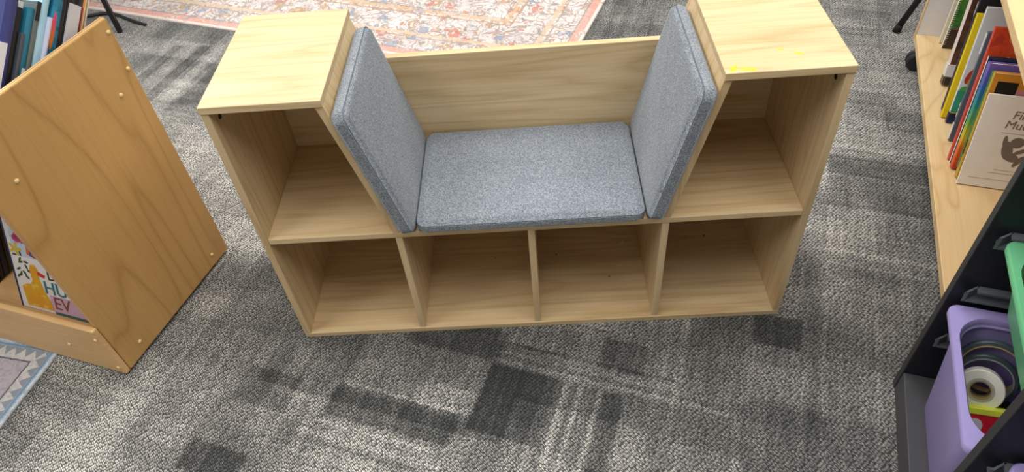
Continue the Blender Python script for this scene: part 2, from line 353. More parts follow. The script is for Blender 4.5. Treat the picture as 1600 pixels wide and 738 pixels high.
def cushion(name, label, lx, ly, lz, r, loc, rot, puff_face, crease=None):
    """rounded box: corner at 0, extents lx ly lz; puffed on the face axis puff_face (axis, sign); thing = one mesh + seam"""
    bm = bmesh.new(); bmesh.ops.create_cube(bm, size=1.0)
    bmesh.ops.subdivide_edges(bm, edges=bm.edges[:], cuts=35, use_grid_fill=True)
    L = Vector((lx, ly, lz)); ax, sg = puff_face; oth = [i for i in range(3) if i != ax]
    rc = 0.018                      # plan corner radius
    for v in bm.verts:
        p = Vector([v.co[i] * 2 for i in range(3)])
        q = Vector([math.copysign(abs(p[i]) ** 0.75, p[i]) * L[i] / 2 for i in range(3)])
        # round plan corners
        a, b = oth
        ia = max(-(L[a] / 2 - rc), min(L[a] / 2 - rc, q[a])); ib = max(-(L[b] / 2 - rc), min(L[b] / 2 - rc, q[b]))
        da, db = q[a] - ia, q[b] - ib; m = max(abs(da), abs(db)); l = math.hypot(da, db)
        if l > 1e-9: q[a] = ia + da * m / l; q[b] = ib + db * m / l
        # edge rounding between face and band
        ea = max(0.0, min(1.0, max(abs(q[a]) - (L[a] / 2 - r), abs(q[b]) - (L[b] / 2 - r), math.hypot(max(0, abs(q[a]) - (L[a] / 2 - rc)), max(0, abs(q[b]) - (L[b] / 2 - rc))) - (rc - r)) / r))
        lim = L[ax] / 2 - r + r * math.sqrt(max(0, 1 - ea * ea))
        q[ax] = max(-lim, min(lim, q[ax]))
        fx = max(0, 1 - (2 * q[a] / L[a]) ** 4) * max(0, 1 - (2 * q[b] / L[b]) ** 4)
        if q[ax] * sg > L[ax] * 0.3:
            q[ax] += sg * (0.0035 * fx + 0.0008 * fx * (math.sin(q[a] * 31 + q[b] * 17) + math.sin(q[b] * 43 - q[a] * 11 + 1.3)))
            if crease:
                (a0, b0), (a1, b1) = crease
                dx, dy = a1 - a0, b1 - b0; ll = math.hypot(dx, dy)
                tt = ((q[a] - a0) * dx + (q[b] - b0) * dy) / ll ** 2; dd = abs((q[a] - a0) * dy - (q[b] - b0) * dx) / ll
                if 0 < tt < 1: q[ax] += sg * 0.0028 * math.exp(-(dd / 0.006) ** 2) * min(1, 4 * tt, 4 * (1 - tt))
        # band bulges a little
        bz = 1 - (2 * q[ax] / L[ax]) ** 2
        if bz > 0:
            for i in (a, b):
                if abs(q[i]) > L[i] / 2 - 0.002: q[i] += math.copysign(0.0012 * bz, q[i])
        v.co = q + L / 2
    o = done(bm, name, FAB, None, True)
    o.location = loc; o.rotation_euler = rot
    tag(o, label, 'cushion', 'bench cushions')
    bm = bmesh.new(); pts = []; n = 64; a, b = oth
    corners = [(1, 1), (-1, 1), (-1, -1), (1, -1)]
    for ci, (ca, cb) in enumerate(corners):
        for j in range(9):
            th = ci * PI / 2 + j / 8 * PI / 2
            q = [0, 0, 0]; q[a] = ca * (L[a] / 2 - rc) + rc * math.cos(th) + L[a] / 2; q[b] = cb * (L[b] / 2 - rc) + rc * math.sin(th) + L[b] / 2
            q[ax] = L[ax] / 2 + sg * (L[ax] / 2 - r * 0.85); pts.append(q)
    tube(bm, pts, 0.0009, 6, True); done(bm, 'seam', SEAM, o, True)
    return o
phi = math.atan2(-(SLB - SLT), H - T - ZS)
CT = 0.030
cx, cz = SLB + 0.0012 - 0.0009, ZS + 0.0015
cushion('bench_cushion', 'grey heather backrest cushion leaning on the left tower of the bench', CT, 0.284, 0.285, 0.007, (cx + 0.0030, -0.0155, cz), (0, phi, 0), (0, 1))
nx = Matrix.Rotation(-phi, 4, 'Y') @ Vector((-CT, 0, 0))
cushion('bench_cushion', 'grey heather backrest cushion leaning on the right tower of the bench', CT, 0.284, 0.285, 0.007,
        (W - cx - 0.0030 + nx.x, -0.0155, cz + nx.z), (0, -phi, 0), (0, -1), crease=((0.115, 0.13), (-0.10, -0.06)))
cushion('bench_cushion', 'flat grey heather seat cushion lying between the two backrest cushions', 0.419, 0.274, 0.029, 0.009, (0.3015, -0.010, ZS + 0.0012), (0, 0, 0), (2, 1))

# ------------------------------------------------------------------ book builder
def book(name, label, group, loc, lean, w, t, h, cover, rz=RZ, pages='#e9e2d2', cat='book', spine=None, hard=True):
    """spine on x=0 facing -x, front cover on y=0 facing -y, leans back to +y; base point = lower front spine corner"""
    e = thing(name, label, cat, (loc[0], loc[1], loc[2] + t * math.sin(lean) + 0.0006), (-lean, 0, rz), group)
    cv = cover if not isinstance(cover, str) else flat(cover, 0.35, 0.5)
    ct = min(0.0022, t * 0.22); ov = 0.003
    bm = bmesh.new()
    pbox(bm, 0, w, 0, ct, 0, h); pbox(bm, 0, w, t - ct, t, 0, h)
    bmesh.ops.bevel(bm, geom=bm.edges[:], offset=0.0004, segments=1, affect='EDGES')
    done(bm, 'cover', cv, e)
    # rounded spine
    bm = bmesh.new(); n = 8; pr = []
    for i in range(n + 1):
        f = i / n; pr.append((-0.12 * t * math.sin(PI * f) - 0.0002, t * f))
    pr += [(ct, t - ct * 0.98), (ct, ct * 0.98)]
    a = [bm.verts.new((x, y, 0.0001)) for x, y in pr]; b = [bm.verts.new((x, y, h - 0.0001)) for x, y in pr]
    bm.faces.new(a); bm.faces.new(b[::-1])
    for i in range(len(pr)): j = (i + 1) % len(pr); bm.faces.new((a[i], b[i], b[j], a[j]))
    done(bm, 'spine', cv if spine is None else flat(spine, 0.35, 0.5), e)
    board('pages', (ct, w - ov, ct, t - ct, ov, h - ov), flat(pages, 0.8, 0.1), e, 0)
    return e
def patch(e, name, x0, x1, z0, z1, c, y=0.0):
    bm = bmesh.new(); pbox(bm, x0, x1, y - 0.0004, y, z0, z1); return done(bm, name, flat(c, 0.35, 0.5), e)
def spatch(e, name, t, z0, z1, c, y0=0.1, y1=0.9):
    x = -0.12 * t; bm = bmesh.new(); pbox(bm, x - 0.0008, x * 0.2, t * y0, t * y1, z0, z1); return done(bm, name, flat(c, 0.35, 0.5), e)
def blobs(e, name, lst, c, y=0.0):
    bm = bmesh.new()
    for b in lst: blob(bm, b[0], b[1], b[2], b[3], y, 0.0004 if len(b) < 6 else b[5], 20, b[4] if len(b) > 4 else 0)
    return done(bm, name, flat(c, 0.35, 0.5), e)
def zramp(name, stops, h, wob=0.3):
    t = NT(name, 0.35, 0.5); v = t.coords('Object'); s = t.sep(v)
    f = t.math('ADD', t.math('DIVIDE', s[2], h), t.math('MULTIPLY', t.math('SUBTRACT', t.noise(v, 28, 3), 0.5), wob))
    t.base(t.ramp(f, stops)); return t.m
def speckle(name, c1, c2, c3, scale=30):
    t = NT(name, 0.35, 0.5); v = t.coords('Object'); n1 = t.noise(v, scale, 3, 0.6, 0.8); n2 = t.noise(v, scale * 1.7, 2)
    c = t.mix(t.smooth(n1, 0.45, 0.55), lin(c1), lin(c2)); t.base(t.mix(t.smooth(n2, 0.58, 0.64), c, lin(c3))); return t.m

# ------------------------------------------------------------------ left display unit
LB = (-0.3685, -0.0673)
HON = ('#cfa466', '#986a34')
h_z = wood('honey_birch_upright', HON[0], HON[1], 2, (0.8, 6, 14), 0.36, 0.10, 0.38, spec=0.45, sharp=5)
h_x = wood('lighter_birch_lip', '#e2bb84', '#c4935a', 0, (1.4, 9, 5), 0.25, 0.3, 0.42)  # lip and trays set lighter than the side panels
PLUG = flat('#ecd09a', 0.5)
unit = thing('book_display_rack', 'honey birch book display rack with a low lip and sloped top tray', 'bookcase', (LB[0], LB[1], 0), (0, 0, RZ))
UW, UD, UH, UT = 0.80, 0.367, 0.636, 0.0135
for x in (-UT, -UW):
    sp = board('side_panel', (x, x + UT, 0.0, UD, 0.008, UH), h_z, unit, 0.0022)
    if x == -UT:
        for yy, zz in ((0.0525, 0.505), (0.314, 0.50), (0.357, 0.5325), (0.357, 0.611), (0.3156, 0.038), (0.050, 0.041)):
            bm = bmesh.new(); M = Matrix.Translation((0, yy, zz)) @ Matrix.Rotation(PI / 2, 4, 'Y')
            lathe(bm, [(0, -0.001), (0.0042, -0.001), (0.0044, 0.001), (0.003, 0.0028), (0, 0.0034)], 14, M); done(bm, 'wooden_plug', PLUG, sp, True)
    if x == -UT:
        for (y0, y1, z0, z1) in ((0.0015, UD - 0.0015, UH - 0.0006, UH + 0.0005),):
            board('plywood_edge', (x + 0.0022, x + UT - 0.0022, y0, y1, z0, z1), flat('#e2bd84', 0.5), sp, 0)
            board('plywood_core', (x + 0.0058, x + 0.0078, y0, y1, z0, z1 + 0.0002), flat('#b98b50', 0.6), sp, 0)
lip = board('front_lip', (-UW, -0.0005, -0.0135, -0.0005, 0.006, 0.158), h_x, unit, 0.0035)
for xx, zz in ((-0.010, 0.128), (-0.010, 0.030), (-0.112, 0.077), (-0.42, 0.115), (-0.42, 0.03)):
    bm = bmesh.new(); M = Matrix.Translation((xx, -0.0135, zz)) @ Matrix.Rotation(PI / 2, 4, 'X')
    lathe(bm, [(0, -0.001), (0.004, -0.001), (0.0042, 0.0008), (0.003, 0.0022), (0, 0.0027)], 14, M); done(bm, 'wooden_plug', PLUG, lip, True)
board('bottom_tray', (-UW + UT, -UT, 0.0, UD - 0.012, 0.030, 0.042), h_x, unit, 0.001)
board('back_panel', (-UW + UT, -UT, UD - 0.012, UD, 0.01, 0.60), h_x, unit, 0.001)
TB = 0.545
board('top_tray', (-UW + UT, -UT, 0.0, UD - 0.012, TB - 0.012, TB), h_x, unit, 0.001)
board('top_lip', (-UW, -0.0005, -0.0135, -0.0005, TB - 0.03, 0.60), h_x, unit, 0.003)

UPG = 'books in the top tray of the display rack'
def upbook(label, x, y, t, h, w, cover, lean=47, pages='#e9e2d2', name='book', spine=None, cat='book'):
    # right-hand edge at local x, width w to the left of it
    L = math.radians(lean)
    return book(name, label, UPG, world_of(LB, x - w, y, TB), L, w, t, h, cover, spine=spine, pages=pages, cat=cat)
# things in the tray show their right-hand edges: spine side is built to the right by turning the book round
def rbook(label, x, y, t, h, w, cover, lean=47, pages='#e9e2d2', name='book', spine=None, cat='book', zt=None, grp=None):
    """book seen from its spine, which faces +x (towards the bench)"""
    L = math.radians(lean)
    p = world_of(LB, x, y + t * math.sin(L) * math.tan(L), TB if zt is None else zt)
    e = thing(name, label, cat, (p[0], p[1], p[2] + t * math.sin(L) + 0.0006), (-L, 0, RZ), grp or UPG)
    cv = flat(cover, 0.35, 0.5) if isinstance(cover, str) else cover
    ct = min(0.002, t * 0.22)
    bm = bmesh.new(); pbox(bm, -w, 0, 0, ct, 0, h); pbox(bm, -w, 0, t - ct, t, 0, h)
    bmesh.ops.bevel(bm, geom=bm.edges[:], offset=0.0004, segments=1, affect='EDGES'); done(bm, 'cover', cv, e)
    bm = bmesh.new(); pr = [(0.12 * t * math.sin(PI * i / 8) + 0.0002, t * i / 8) for i in range(9)] + [(-ct, t - ct * 0.98), (-ct, ct * 0.98)]
    a = [bm.verts.new((q[0], q[1], 0.0001)) for q in pr]; b = [bm.verts.new((q[0], q[1], h - 0.0001)) for q in pr]
    bm.faces.new(a); bm.faces.new(b[::-1])
    for i in range(len(pr)): j = (i + 1) % len(pr); bm.faces.new((a[i], b[i], b[j], a[j]))
    done(bm, 'spine', cv if spine is None else flat(spine, 0.35, 0.5), e)
    board('pages', (-w + 0.003, -ct, ct, t - ct, 0.003, h - 0.003), flat(pages, 0.8, 0.1), e, 0)
    return e
def rpatch(e, name, t, z0, z1, c, y0=0.1, y1=0.9):
    x = 0.12 * t; bm = bmesh.new(); pbox(bm, x * 0.2, x + 0.0008, t * y0, t * y1, z0, z1); return done(bm, name, flat(c, 0.35, 0.5), e)
def on_rspine(x, y, z):   # text reading down a face that looks to +x
    return Matrix.Translation((x, y, z)) @ Matrix(((0, 0, 1, 0), (0, 1, 0, 0), (-1, 0, 0, 0), (0, 0, 0, 1)))
cl = math.cos(math.radians(47))
X0 = -0.030
e = rbook('thick navy blue book with a white label block, frontmost in the top tray', X0, 0.030, 0.0205, 0.262, 0.20, '#3c4278', spine='#3f4583')
rpatch(e, 'spine_label', 0.0205, 0.085, 0.19, '#e6e8ee', 0.0, 0.62)
e = rbook('black book behind the thick navy one', X0 - 0.002, 0.0615, 0.010, 0.255, 0.19, '#17181d', spine='#17181d')
rpatch(e, 'spine_label', 0.010, 0.243, 0.254, '#c9ccd2')
rbook('dark grey binder strip tucked low between the black and teal books', X0 + 0.004, 0.0775, 0.0062, 0.195, 0.18, '#4a4e57', spine='#50545d')
e = rbook('short teal book with a white strip at its foot', X0, 0.088, 0.0112, 0.228, 0.18, '#2f7d97', spine='#2d7f9b', pages='#f4f4f2')
rpatch(e, 'spine_label', 0.0112, 0.08, 0.125, '#dfe6ea', 0.45, 0.95); rpatch(e, 'spine_foot', 0.0112, 0.0, 0.085, '#1f3f83', 0.05, 0.95)
e = rbook('grey comb bound booklet with a black end, between teal and pale blue books', X0 + 0.002, 0.1055, 0.0085, 0.232, 0.18, '#5c6a6c', spine='#66716f')
rpatch(e, 'binding_end', 0.0085, 0.20, 0.2325, '#20242a')
rbook('tall pale blue picture book', X0, 0.1205, 0.0135, 0.315, 0.24, '#a9d3e8', spine='#aed8ec', pages='#dff0f6')
rbook('slim lavender white booklet beside the pale blue book', X0 + 0.006, 0.1415, 0.0055, 0.19, 0.17, '#d9d9ec', spine='#cfd2ea')
e = rbook('tall teal blue book with a pink and orange oval on its edge', X0, 0.152, 0.0178, 0.31, 0.22, speckle('teal_print', '#1f7090', '#2a87a6', '#17587a', 22))
bm = bmesh.new(); M = Matrix.Translation((0.0022, 0.0055, 0.148)) @ Matrix.Diagonal((0.0008, 0.0042, 0.034, 1))
bmesh.ops.create_uvsphere(bm, u_segments=18, v_segments=12, radius=1, matrix=M); done(bm, 'printed_oval', zramp('oval_print', [(0.0, '#d8862c'), (0.46, '#d8762c'), (0.54, '#e0486c'), (1.0, '#e0486c')], 0.30, 0.02), e, True)
e = rbook('narrow black book with yellow lettering on its spine', X0 - 0.001, 0.179, 0.0085, 0.305, 0.21, '#1d1c1e', spine='#232022')
text('spine_lettering', 'M  M  M', 0.0085, on_rspine(0.0018, 0.0012, 0.235), flat('#e0b43c', 0.5), e)
rpatch(e, 'spine_picture', 0.0085, 0.24, 0.30, '#5c8a4a', 0.2, 0.8)
e = rbook('black picture book with white title and pale lower block', X0, 0.1925, 0.029, 0.30, 0.21, '#201f24', spine='#201f24')
text('spine_title', 'the Star', 0.020, on_rspine(0.0040, 0.006, 0.278), flat('#f2f0ea', 0.5), e, bold=0.0006)
rpatch(e, 'pale_block', 0.029, 0.05, 0.165, '#cfcdd0', 0.05, 0.82); rpatch(e, 'red_line', 0.029, 0.05, 0.165, '#7a2c34', 0.86, 0.95)
for i, (cc, lab, hh) in enumerate((('#e8924c', 'thin orange book near the back of the top tray', 0.265), ('#e9d9b8', 'thin cream book near the back of the top tray', 0.258),
                          ('#b08a4a', 'thin ochre book near the back of the top tray', 0.25), ('#ece6da', 'thin off white book rearmost in the top tray', 0.24))):
    rbook(lab, X0 - 0.001 * i, 0.2365 + i * 0.0052, 0.0034, hh, 0.19, cc)
# white sheet book standing left of the short teal one (its big pale cover shows above)
book('book', 'large white covered book rising behind the navy and teal books', UPG, world_of(LB, -0.52, 0.118, TB), math.radians(47), 0.245, 0.008, 0.335, '#eceef2')

# lower bin
LOG = 'books in the bottom bin of the display rack'
ZB = 0.042
BL_ = math.radians(22.9)
e = book('book', 'white picture book with a yellow bird and flowers standing behind the low lip', LOG, world_of(LB, -0.336, 0.0585, ZB), BL_, 0.315, 0.012, 0.262, '#f0f0f0', spine='#2a3463')
hz = 0.0085
patch(e, 'navy_edge', 0.0, 0.005, 0.0, 0.262, '#2a3463')
patch(e, 'sky_patch', 0.016, 0.085, 0.125 + hz, 0.20, '#c7dcf0')
blobs(e, 'pink_flower', [(0.042, 0.184, 0.017, 0.011, 0.5, 0.0008), (0.034, 0.176, 0.012, 0.009, -0.4, 0.0008), (0.049, 0.174, 0.009, 0.008, 0, 0.0008)], '#d8568a')
blobs(e, 'yellow_flower', [(0.024 + 0.011 * math.cos(a), 0.150 + 0.009 * math.sin(a), 0.0085, 0.0035, a, 0.0009) for a in [i * 2 * PI / 5 for i in range(5)]], '#e6c22e')
lf = [(0.018, 0.135), (0.036, 0.140), (0.03, 0.118), (0.044, 0.108), (0.02, 0.10), (0.035, 0.092), (0.016, 0.082), (0.04, 0.082), (0.03, 0.125), (0.05, 0.098), (0.024, 0.088), (0.046, 0.12)]
blobs(e, 'leaves', [(x, z, 0.0065, 0.0024, i * 1.7, 0.001) for i, (x, z) in enumerate(lf)], '#4b5a3a')
bm = bmesh.new(); poly(bm, [(0.055, 0.142), (0.10, 0.128), (0.103, 0.150), (0.058, 0.166)], 0, 0.0007); done(bm, 'orange_banner', flat('#d9763e', 0.35), e)
text('banner_letters', 'EL', 0.022, on_cover(0.062, 0.141, -0.0008, 0.25), flat('#4a5b9a', 0.4), e, bold=0.0004)
bm = bmesh.new()
poly(bm, [(0.022, 0.008), (0.098, 0.008), (0.094, 0.03), (0.082, 0.055), (0.074, 0.085), (0.076, 0.105), (0.069, 0.118), (0.058, 0.117), (0.052, 0.104), (0.054, 0.078), (0.046, 0.066), (0.030, 0.064), (0.018, 0.056)], 0, 0.0011)
done(bm, 'yellow_bird', speckle('bird_print', '#eab63a', '#e8a83c', '#f0cc5a', 25), e)
bm = bmesh.new(); poly(bm, [(0.073, 0.104), (0.094, 0.096), (0.090, 0.089), (0.074, 0.094)], 0, 0.0013); done(bm, 'red_beak', flat('#d4482f', 0.4), e)
text('title_letters', 'D', 0.034, on_cover(0.100, 0.088, -0.0006), flat('#4a4038', 0.4), e, bold=0.0004)
text('title_letters', 'HU', 0.046, on_cover(0.083, 0.0515, -0.0012), flat('#3f8a97', 0.4), e, bold=0.0001)
patch(e, 'pink_block', 0.094, 0.26, 0.006, 0.048, '#d2b3cc')
patch(e, 'teal_foot', 0.10, 0.315, 0.0, 0.007, '#3b6e74')
text('title_letters', 'EV', 0.044, on_cover(0.102, 0.0155, -0.0007), flat('#8a5a48', 0.4), e, bold=0.0002)
for y, t_, cc, lab, hh in ((0.095, 0.010, '#1d2238', 'blue black book edge in the shade left of the yellow bird book, nearest the lip', 0.225), (0.108, 0.009, '#2b2030', 'dark plum book edge in the shade of the bottom bin', 0.23),
                       (0.120, 0.012, '#2c3350', 'dark blue book edge in the shade of the bottom bin', 0.24), (0.1355, 0.014, '#4c4a26', 'olive book edge in the shade of the bottom bin', 0.25),
                       (0.153, 0.016, '#5d6664', 'grey green book edge rearmost in the bottom bin', 0.25)):
    rbook(lab, -0.4545, y, t_, hh, 0.235, cc, 22.9, zt=ZB, grp=LOG)

# ------------------------------------------------------------------ right bookshelf on casters
SB = (1.65, 0.925)
m_y = wood('light_maple_shelf', '#e8cb9a', '#c79f68', 1, (3.2, 8, 7), 0.5, 0.14, 0.42, sharp=4)
m_z = wood('light_maple_upright', '#e8cb9a', '#c79f68', 2, (1.5, 8, 6), 0.34, 0.2, 0.42)
shelf = thing('bookshelf', 'light maple rolling bookshelf with a row of leaning picture books', 'bookcase', (SB[0], SB[1], 0), (0, 0, RZ))
SL, SD = -1.172, 0.36
board('bottom_shelf', (0, SD, SL, 0, 0.060, 0.080), m_y, shelf, 0.0015)
board('middle_shelf', (0, SD, SL + 0.018, 0.0, 0.480, 0.500), m_y, shelf, 0.0015)
board('end_panel', (0.001, SD, 0.0005, 0.018, 0.060, 0.80), flat('#e4e4e6', 0.5), shelf, 0.001)['label'] = 'white laminate end panel'
board('edge_strip', (-0.0012, 0.0008, 0.0, 0.0185, 0.06, 0.80), m_z, shelf, 0.0003)
board('end_panel', (0.0, SD, SL, SL + 0.018, 0.080, 0.80), m_z, shelf, 0.001)
board('back_panel', (SD - 0.008, SD, SL + 0.018, 0, 0.080, 0.80), m_z, shelf, 0.0005)
for cx_, cy_ in ((0.012, -0.055), (0.31, -0.055), (0.03, -1.11), (0.31, -1.11)):
    bm = bmesh.new()
    for yy in (-0.017, 0.003):
        M = Matrix.Translation((cx_, cy_ + yy, 0.0275)) @ Matrix.Rotation(-PI / 2, 4, 'X')
        lathe(bm, [(0, 0), (0.021, 0), (0.0262, 0.003), (0.0272, 0.007), (0.0262, 0.011), (0.021, 0.014), (0, 0.014)], 24, M)
    c_ = done(bm, 'caster', flat('#26282c', 0.5), shelf, False)
    bm = bmesh.new(); pbox(bm, cx_ - 0.012, cx_ + 0.012, cy_ - 0.010, cy_ + 0.010, 0.03, 0.060); done(bm, 'caster_fork', flat('#3a3c40', 0.4), c_)

SHG = 'picture books on the rolling bookshelf'
def sbook(label, x, y, t, h, w, cover, lean=15, **k):
    return book('book', label, SHG, world_of(SB, x, y, 0.080), math.radians(lean), w, t, h, cover, **k)
e = sbook('white paperback with a grey animal drawing, front cover facing out', 0.050, -0.6585, 0.0065, 0.213, 0.20, '#f3f1ec', 17.3, spine='#efe9d8')
G1 = flat('#7d7872', 0.6)
text('title_lettering', 'Fin', 0.026, on_cover(0.057, 0.164, -0.0004), G1, e, shear=0.15)
text('title_lettering', 'Much', 0.026, on_cover(0.049, 0.142, -0.0004), G1, e, shear=0.15)
patch(e, 'rule_line', 0.048, 0.19, 0.131, 0.1318, '#8a8680')
blobs(e, 'animal_drawing', [(0.086, 0.112, 0.014, 0.012, 0.2), (0.072, 0.092, 0.011, 0.022, 0.25, 0.0006), (0.083, 0.078, 0.017, 0.010, -0.35, 0.0005), (0.100, 0.070, 0.005, 0.016, -0.5, 0.0007),
                            (0.098, 0.093, 0.014, 0.0045, 0.5, 0.0008), (0.062, 0.112, 0.0045, 0.014, 0.1, 0.0007), (0.115, 0.082, 0.008, 0.006, 0.2, 0.0006)], '#7d746c')
for x0, x1, z in ((0.060, 0.10, 0.0445), (0.052, 0.10, 0.0365), (0.017, 0.10, 0.0205)): patch(e, 'rule_line', x0, x1, z, z + 0.0008, '#a09a90')
e = sbook('picture book with an orange framed black cover behind the white paperback', 0.050, -0.640, 0.018, 0.247, 0.20, '#d79232', 16, spine='#b9a23c')
patch(e, 'black_panel', 0.010, 0.050, 0.05, 0.230, '#15171a'); patch(e, 'pink_panel', 0.050, 0.085, 0.05, 0.215, '#c98a96')
spatch(e, 'spine_green', 0.018, 0.02, 0.247, '#3f7a46', 0.45, 0.98)
text('spine_lettering', 'SAMAR', 0.0115, on_spine(-0.0032, 0.003, 0.055), flat('#20261c', 0.5), e)
RB = zramp('rainbow_print', [(0.0, '#c8402e'), (0.18, '#e2722e'), (0.32, '#d8c034'), (0.46, '#6aa84a'), (0.62, '#2f8f8f'), (0.78, '#3a62b0'), (1.0, '#7a62b4')], 0.25, 0.25)
sbook('rainbow coloured picture book with a purple top', 0.0425, -0.6100, 0.020, 0.250, 0.20, RB, 15.6)
e = sbook('dark navy picture book with a white rim, wedged before the red one', 0.0415, -0.5855, 0.006, 0.255, 0.20, '#24304e', 15.6, spine='#e6e6ea')
e = sbook('orange red picture book with white script on its cover', 0.0385, -0.5765, 0.012, 0.311, 0.20, speckle('red_print', '#d2482a', '#d95a2e', '#b93a2a', 18), 16.5, spine='#cf4a48')
text('cover_script', 'Aven', 0.034, on_cover(0.018, 0.235, -0.0006, 0.35), flat('#f3d9c8', 0.5), e, shear=0.35)
blobs(e, 'printed_sun', [(0.045, 0.29, 0.012, 0.012)], '#e79a4a')
e = sbook('slim slate grey book with white lettering and a white foot', 0.0455, -0.500, 0.009, 0.266, 0.20, '#5b6672', 14.2, spine='#56616d')
spatch(e, 'spine_foot', 0.011, 0.004, 0.045, '#e2e2e2'); spatch(e, 'spine_tag', 0.011, 0.215, 0.262, '#d6dbe0')
text('spine_lettering', 'little stories', 0.0075, on_spine(-0.0024, 0.0032, 0.06), flat('#e8e8e4', 0.5), e)
e = sbook('tall white picture book with a red parrot on its cover', 0.046, -0.426, 0.010, 0.285, 0.20, '#dcdfe3', 14.2)
patch(e, 'green_scene', 0.0, 0.20, 0.028, 0.085, '#3f9a7e'); patch(e, 'navy_foot', 0.0, 0.20, 0.0, 0.026, '#20264a'); spatch(e, 'spine_foot', 0.010, 0.0, 0.028, '#20264a', 0, 1)
patch(e, 'yellow_rule', 0.0, 0.20, 0.026, 0.030, '#dcc23a')
blobs(e, 'parrot', [(0.016, 0.122, 0.009, 0.020, -0.3), (0.024, 0.142, 0.008, 0.008, 0, 0.0006)], '#b8402c')
blobs(e, 'parrot_wing', [(0.021, 0.113, 0.006, 0.015, -0.4, 0.0008), (0.026, 0.095, 0.005, 0.012, 0, 0.0008)], '#d8a23a')
blobs(e, 'plants', [(0.012, 0.09, 0.010, 0.006, 0.3, 0.0009), (0.03, 0.088, 0.012, 0.005, -0.2, 0.0009), (0.05, 0.09, 0.01, 0.007, 0, 0.0009)], '#5aa85a')
e = sbook('bright yellow book with a doubled spine', 0.036, -0.4066, 0.0135, 0.258, 0.20, '#e3c81a', 14.2, spine='#e6cd1e')
spatch(e, 'spine_groove', 0.0135, 0.0, 0.257, '#b5970e', 0.44, 0.54)
e = sbook('black book with pale spine lettering behind the yellow one', 0.040, -0.372, 0.012, 0.30, 0.20, '#1c1c24', 14.2, spine='#20243a')
text('spine_lettering', 'wonder', 0.011, on_spine(-0.0026, 0.003, 0.235), flat('#d6d6da', 0.5), e); patch(e, 'magenta_line', 0.0, 0.2, 0.287, 0.2895, '#9a4a6a')
e = sbook('brown photo covered picture book with a white band near the foot', 0.0490, -0.262, 0.026, 0.275, 0.20, speckle('brown_print', '#4a3830', '#6a4634', '#332a26', 14), 14.2, spine='#e2d2cc')
patch(e, 'white_band', 0.0, 0.20, 0.022, 0.055, '#d8d6d8'); patch(e, 'dark_foot', 0.0, 0.2, 0.0, 0.022, '#3c302a'); spatch(e, 'spine_foot', 0.026, 0.0, 0.022, '#3c302a', 0, 0.9); spatch(e, 'spine_band', 0.026, 0.022, 0.055, '#e4e2e2', 0, 0.9)
e = sbook('spiral bound green leafy picture book with a dark brown foot', 0.062, -0.066, 0.010, 0.25, 0.19, speckle('leaf_print', '#2f6a38', '#4f8a3f', '#8a4a52', 26), 6, spine='#ece4cf')
patch(e, 'brown_foot', 0.0, 0.19, 0.0, 0.055, '#3d2f28')
bm = bmesh.new()
for i in range(38):
    z = 0.012 + i * 0.006; tube(bm, [(0.002 + 0.004 * math.cos(a), 0.0015 + 0.0035 * math.sin(a), z) for a in [j * 2 * PI / 8 for j in range(8)]], 0.0006, 5, True)
done(bm, 'spiral_wire', flat('#e8e4da', 0.4), e)
sbook('cream backed book leaning on the white end panel', 0.0565, -0.040, 0.008, 0.25, 0.19, '#eae2cd', 5)

# ------------------------------------------------------------------ dark toy storage rack with bins
TBASE = (1.1955, -0.1881)
DK = NT('charcoal_black_laminate', 0.42, 0.4); DK.base(DK.mix(DK.noise(DK.coords('Object', (60, 60, 6)), 1, 2), lin('#17191f'), lin('#22252b'))); DK = DK.m
DKP = flat('#4a4a4d', 0.5); RAIL = flat('#64686e', 0.45); EDG = flat('#38393b', 0.5)
rack = thing('toy_storage_rack', 'charcoal toy storage rack with open columns of sliding plastic bins', 'storage rack', (TBASE[0], TBASE[1], 0), (0, 0, RZ))
PH, PD, PT = 0.84, 0.40, 0.017
ys = [0.0, -0.296, -0.296 - 0.313, ]      # inner face (towards camera side) of each upright's far side
pan = [(-0.002, 0.015), (-0.313, -0.296), (-0.624, -0.607)]
for y0, y1 in pan:
    p = board('upright_panel', (0.0, PD, y0, y1, 0.0, PH), DK, rack, 0.001)
    board('edge_band', (-0.0012, 0.0005, y0 + 0.0006, y1 - 0.0006, 0.001, PH - 0.001), EDG, p, 0)
board('top_board', (-0.004, PD, -0.626, 0.017, PH, PH + 0.018), DK, rack, 0.001)
board('back_panel', (PD - 0.006, PD, -0.607, -0.002, 0.055, PH), DK, rack, 0)
for y0, y1 in ((-0.296, -0.002), (-0.607, -0.313)):
    board('plinth', (0.0005, PD - 0.006, y0, y1, 0.0, 0.055), DKP, rack, 0.0015)
def rail(y, sgn, z, L=0.34):
    """open channel on an upright: upper and lower flange with a slanted closed nose"""
    bm = bmesh.new(); d = 0.016 * sgn
    def slab(x0, z0, z1, y0, y1): pbox(bm, x0, L, min(y + y0 * sgn, y + y1 * sgn), max(y + y0 * sgn, y + y1 * sgn), z0, z1)
    slab(0.030, z - 0.004, z, 0.0, 0.014)            # upper flange
    slab(0.018, z - 0.024, z - 0.020, 0.0, 0.016)    # lower flange
    slab(0.030, z - 0.020, z - 0.004, 0.0, 0.003)    # web
    # slanted nose
    a = [(0.012, 0.016), (0.030, 0.0005), (0.034, 0.0005), (0.017, 0.016)]
    lo = [bm.verts.new((q[0], y + q[1] * sgn, z - 0.024)) for q in a]; hi = [bm.verts.new((q[0], y + q[1] * sgn, z)) for q in a]
    bm.faces.new(lo); bm.faces.new(hi[::-1])
    for i in range(4): bm.faces.new((lo[i], hi[i], hi[(i + 1) % 4], lo[(i + 1) % 4]))
    return done(bm, 'bin_rail', RAIL, rack)
for z in (0.190, 0.318, 0.442, 0.566, 0.69):
    rail(-0.002, -1, z); rail(-0.296, 1, z); rail(-0.313, -1, z); rail(-0.607, 1, z)

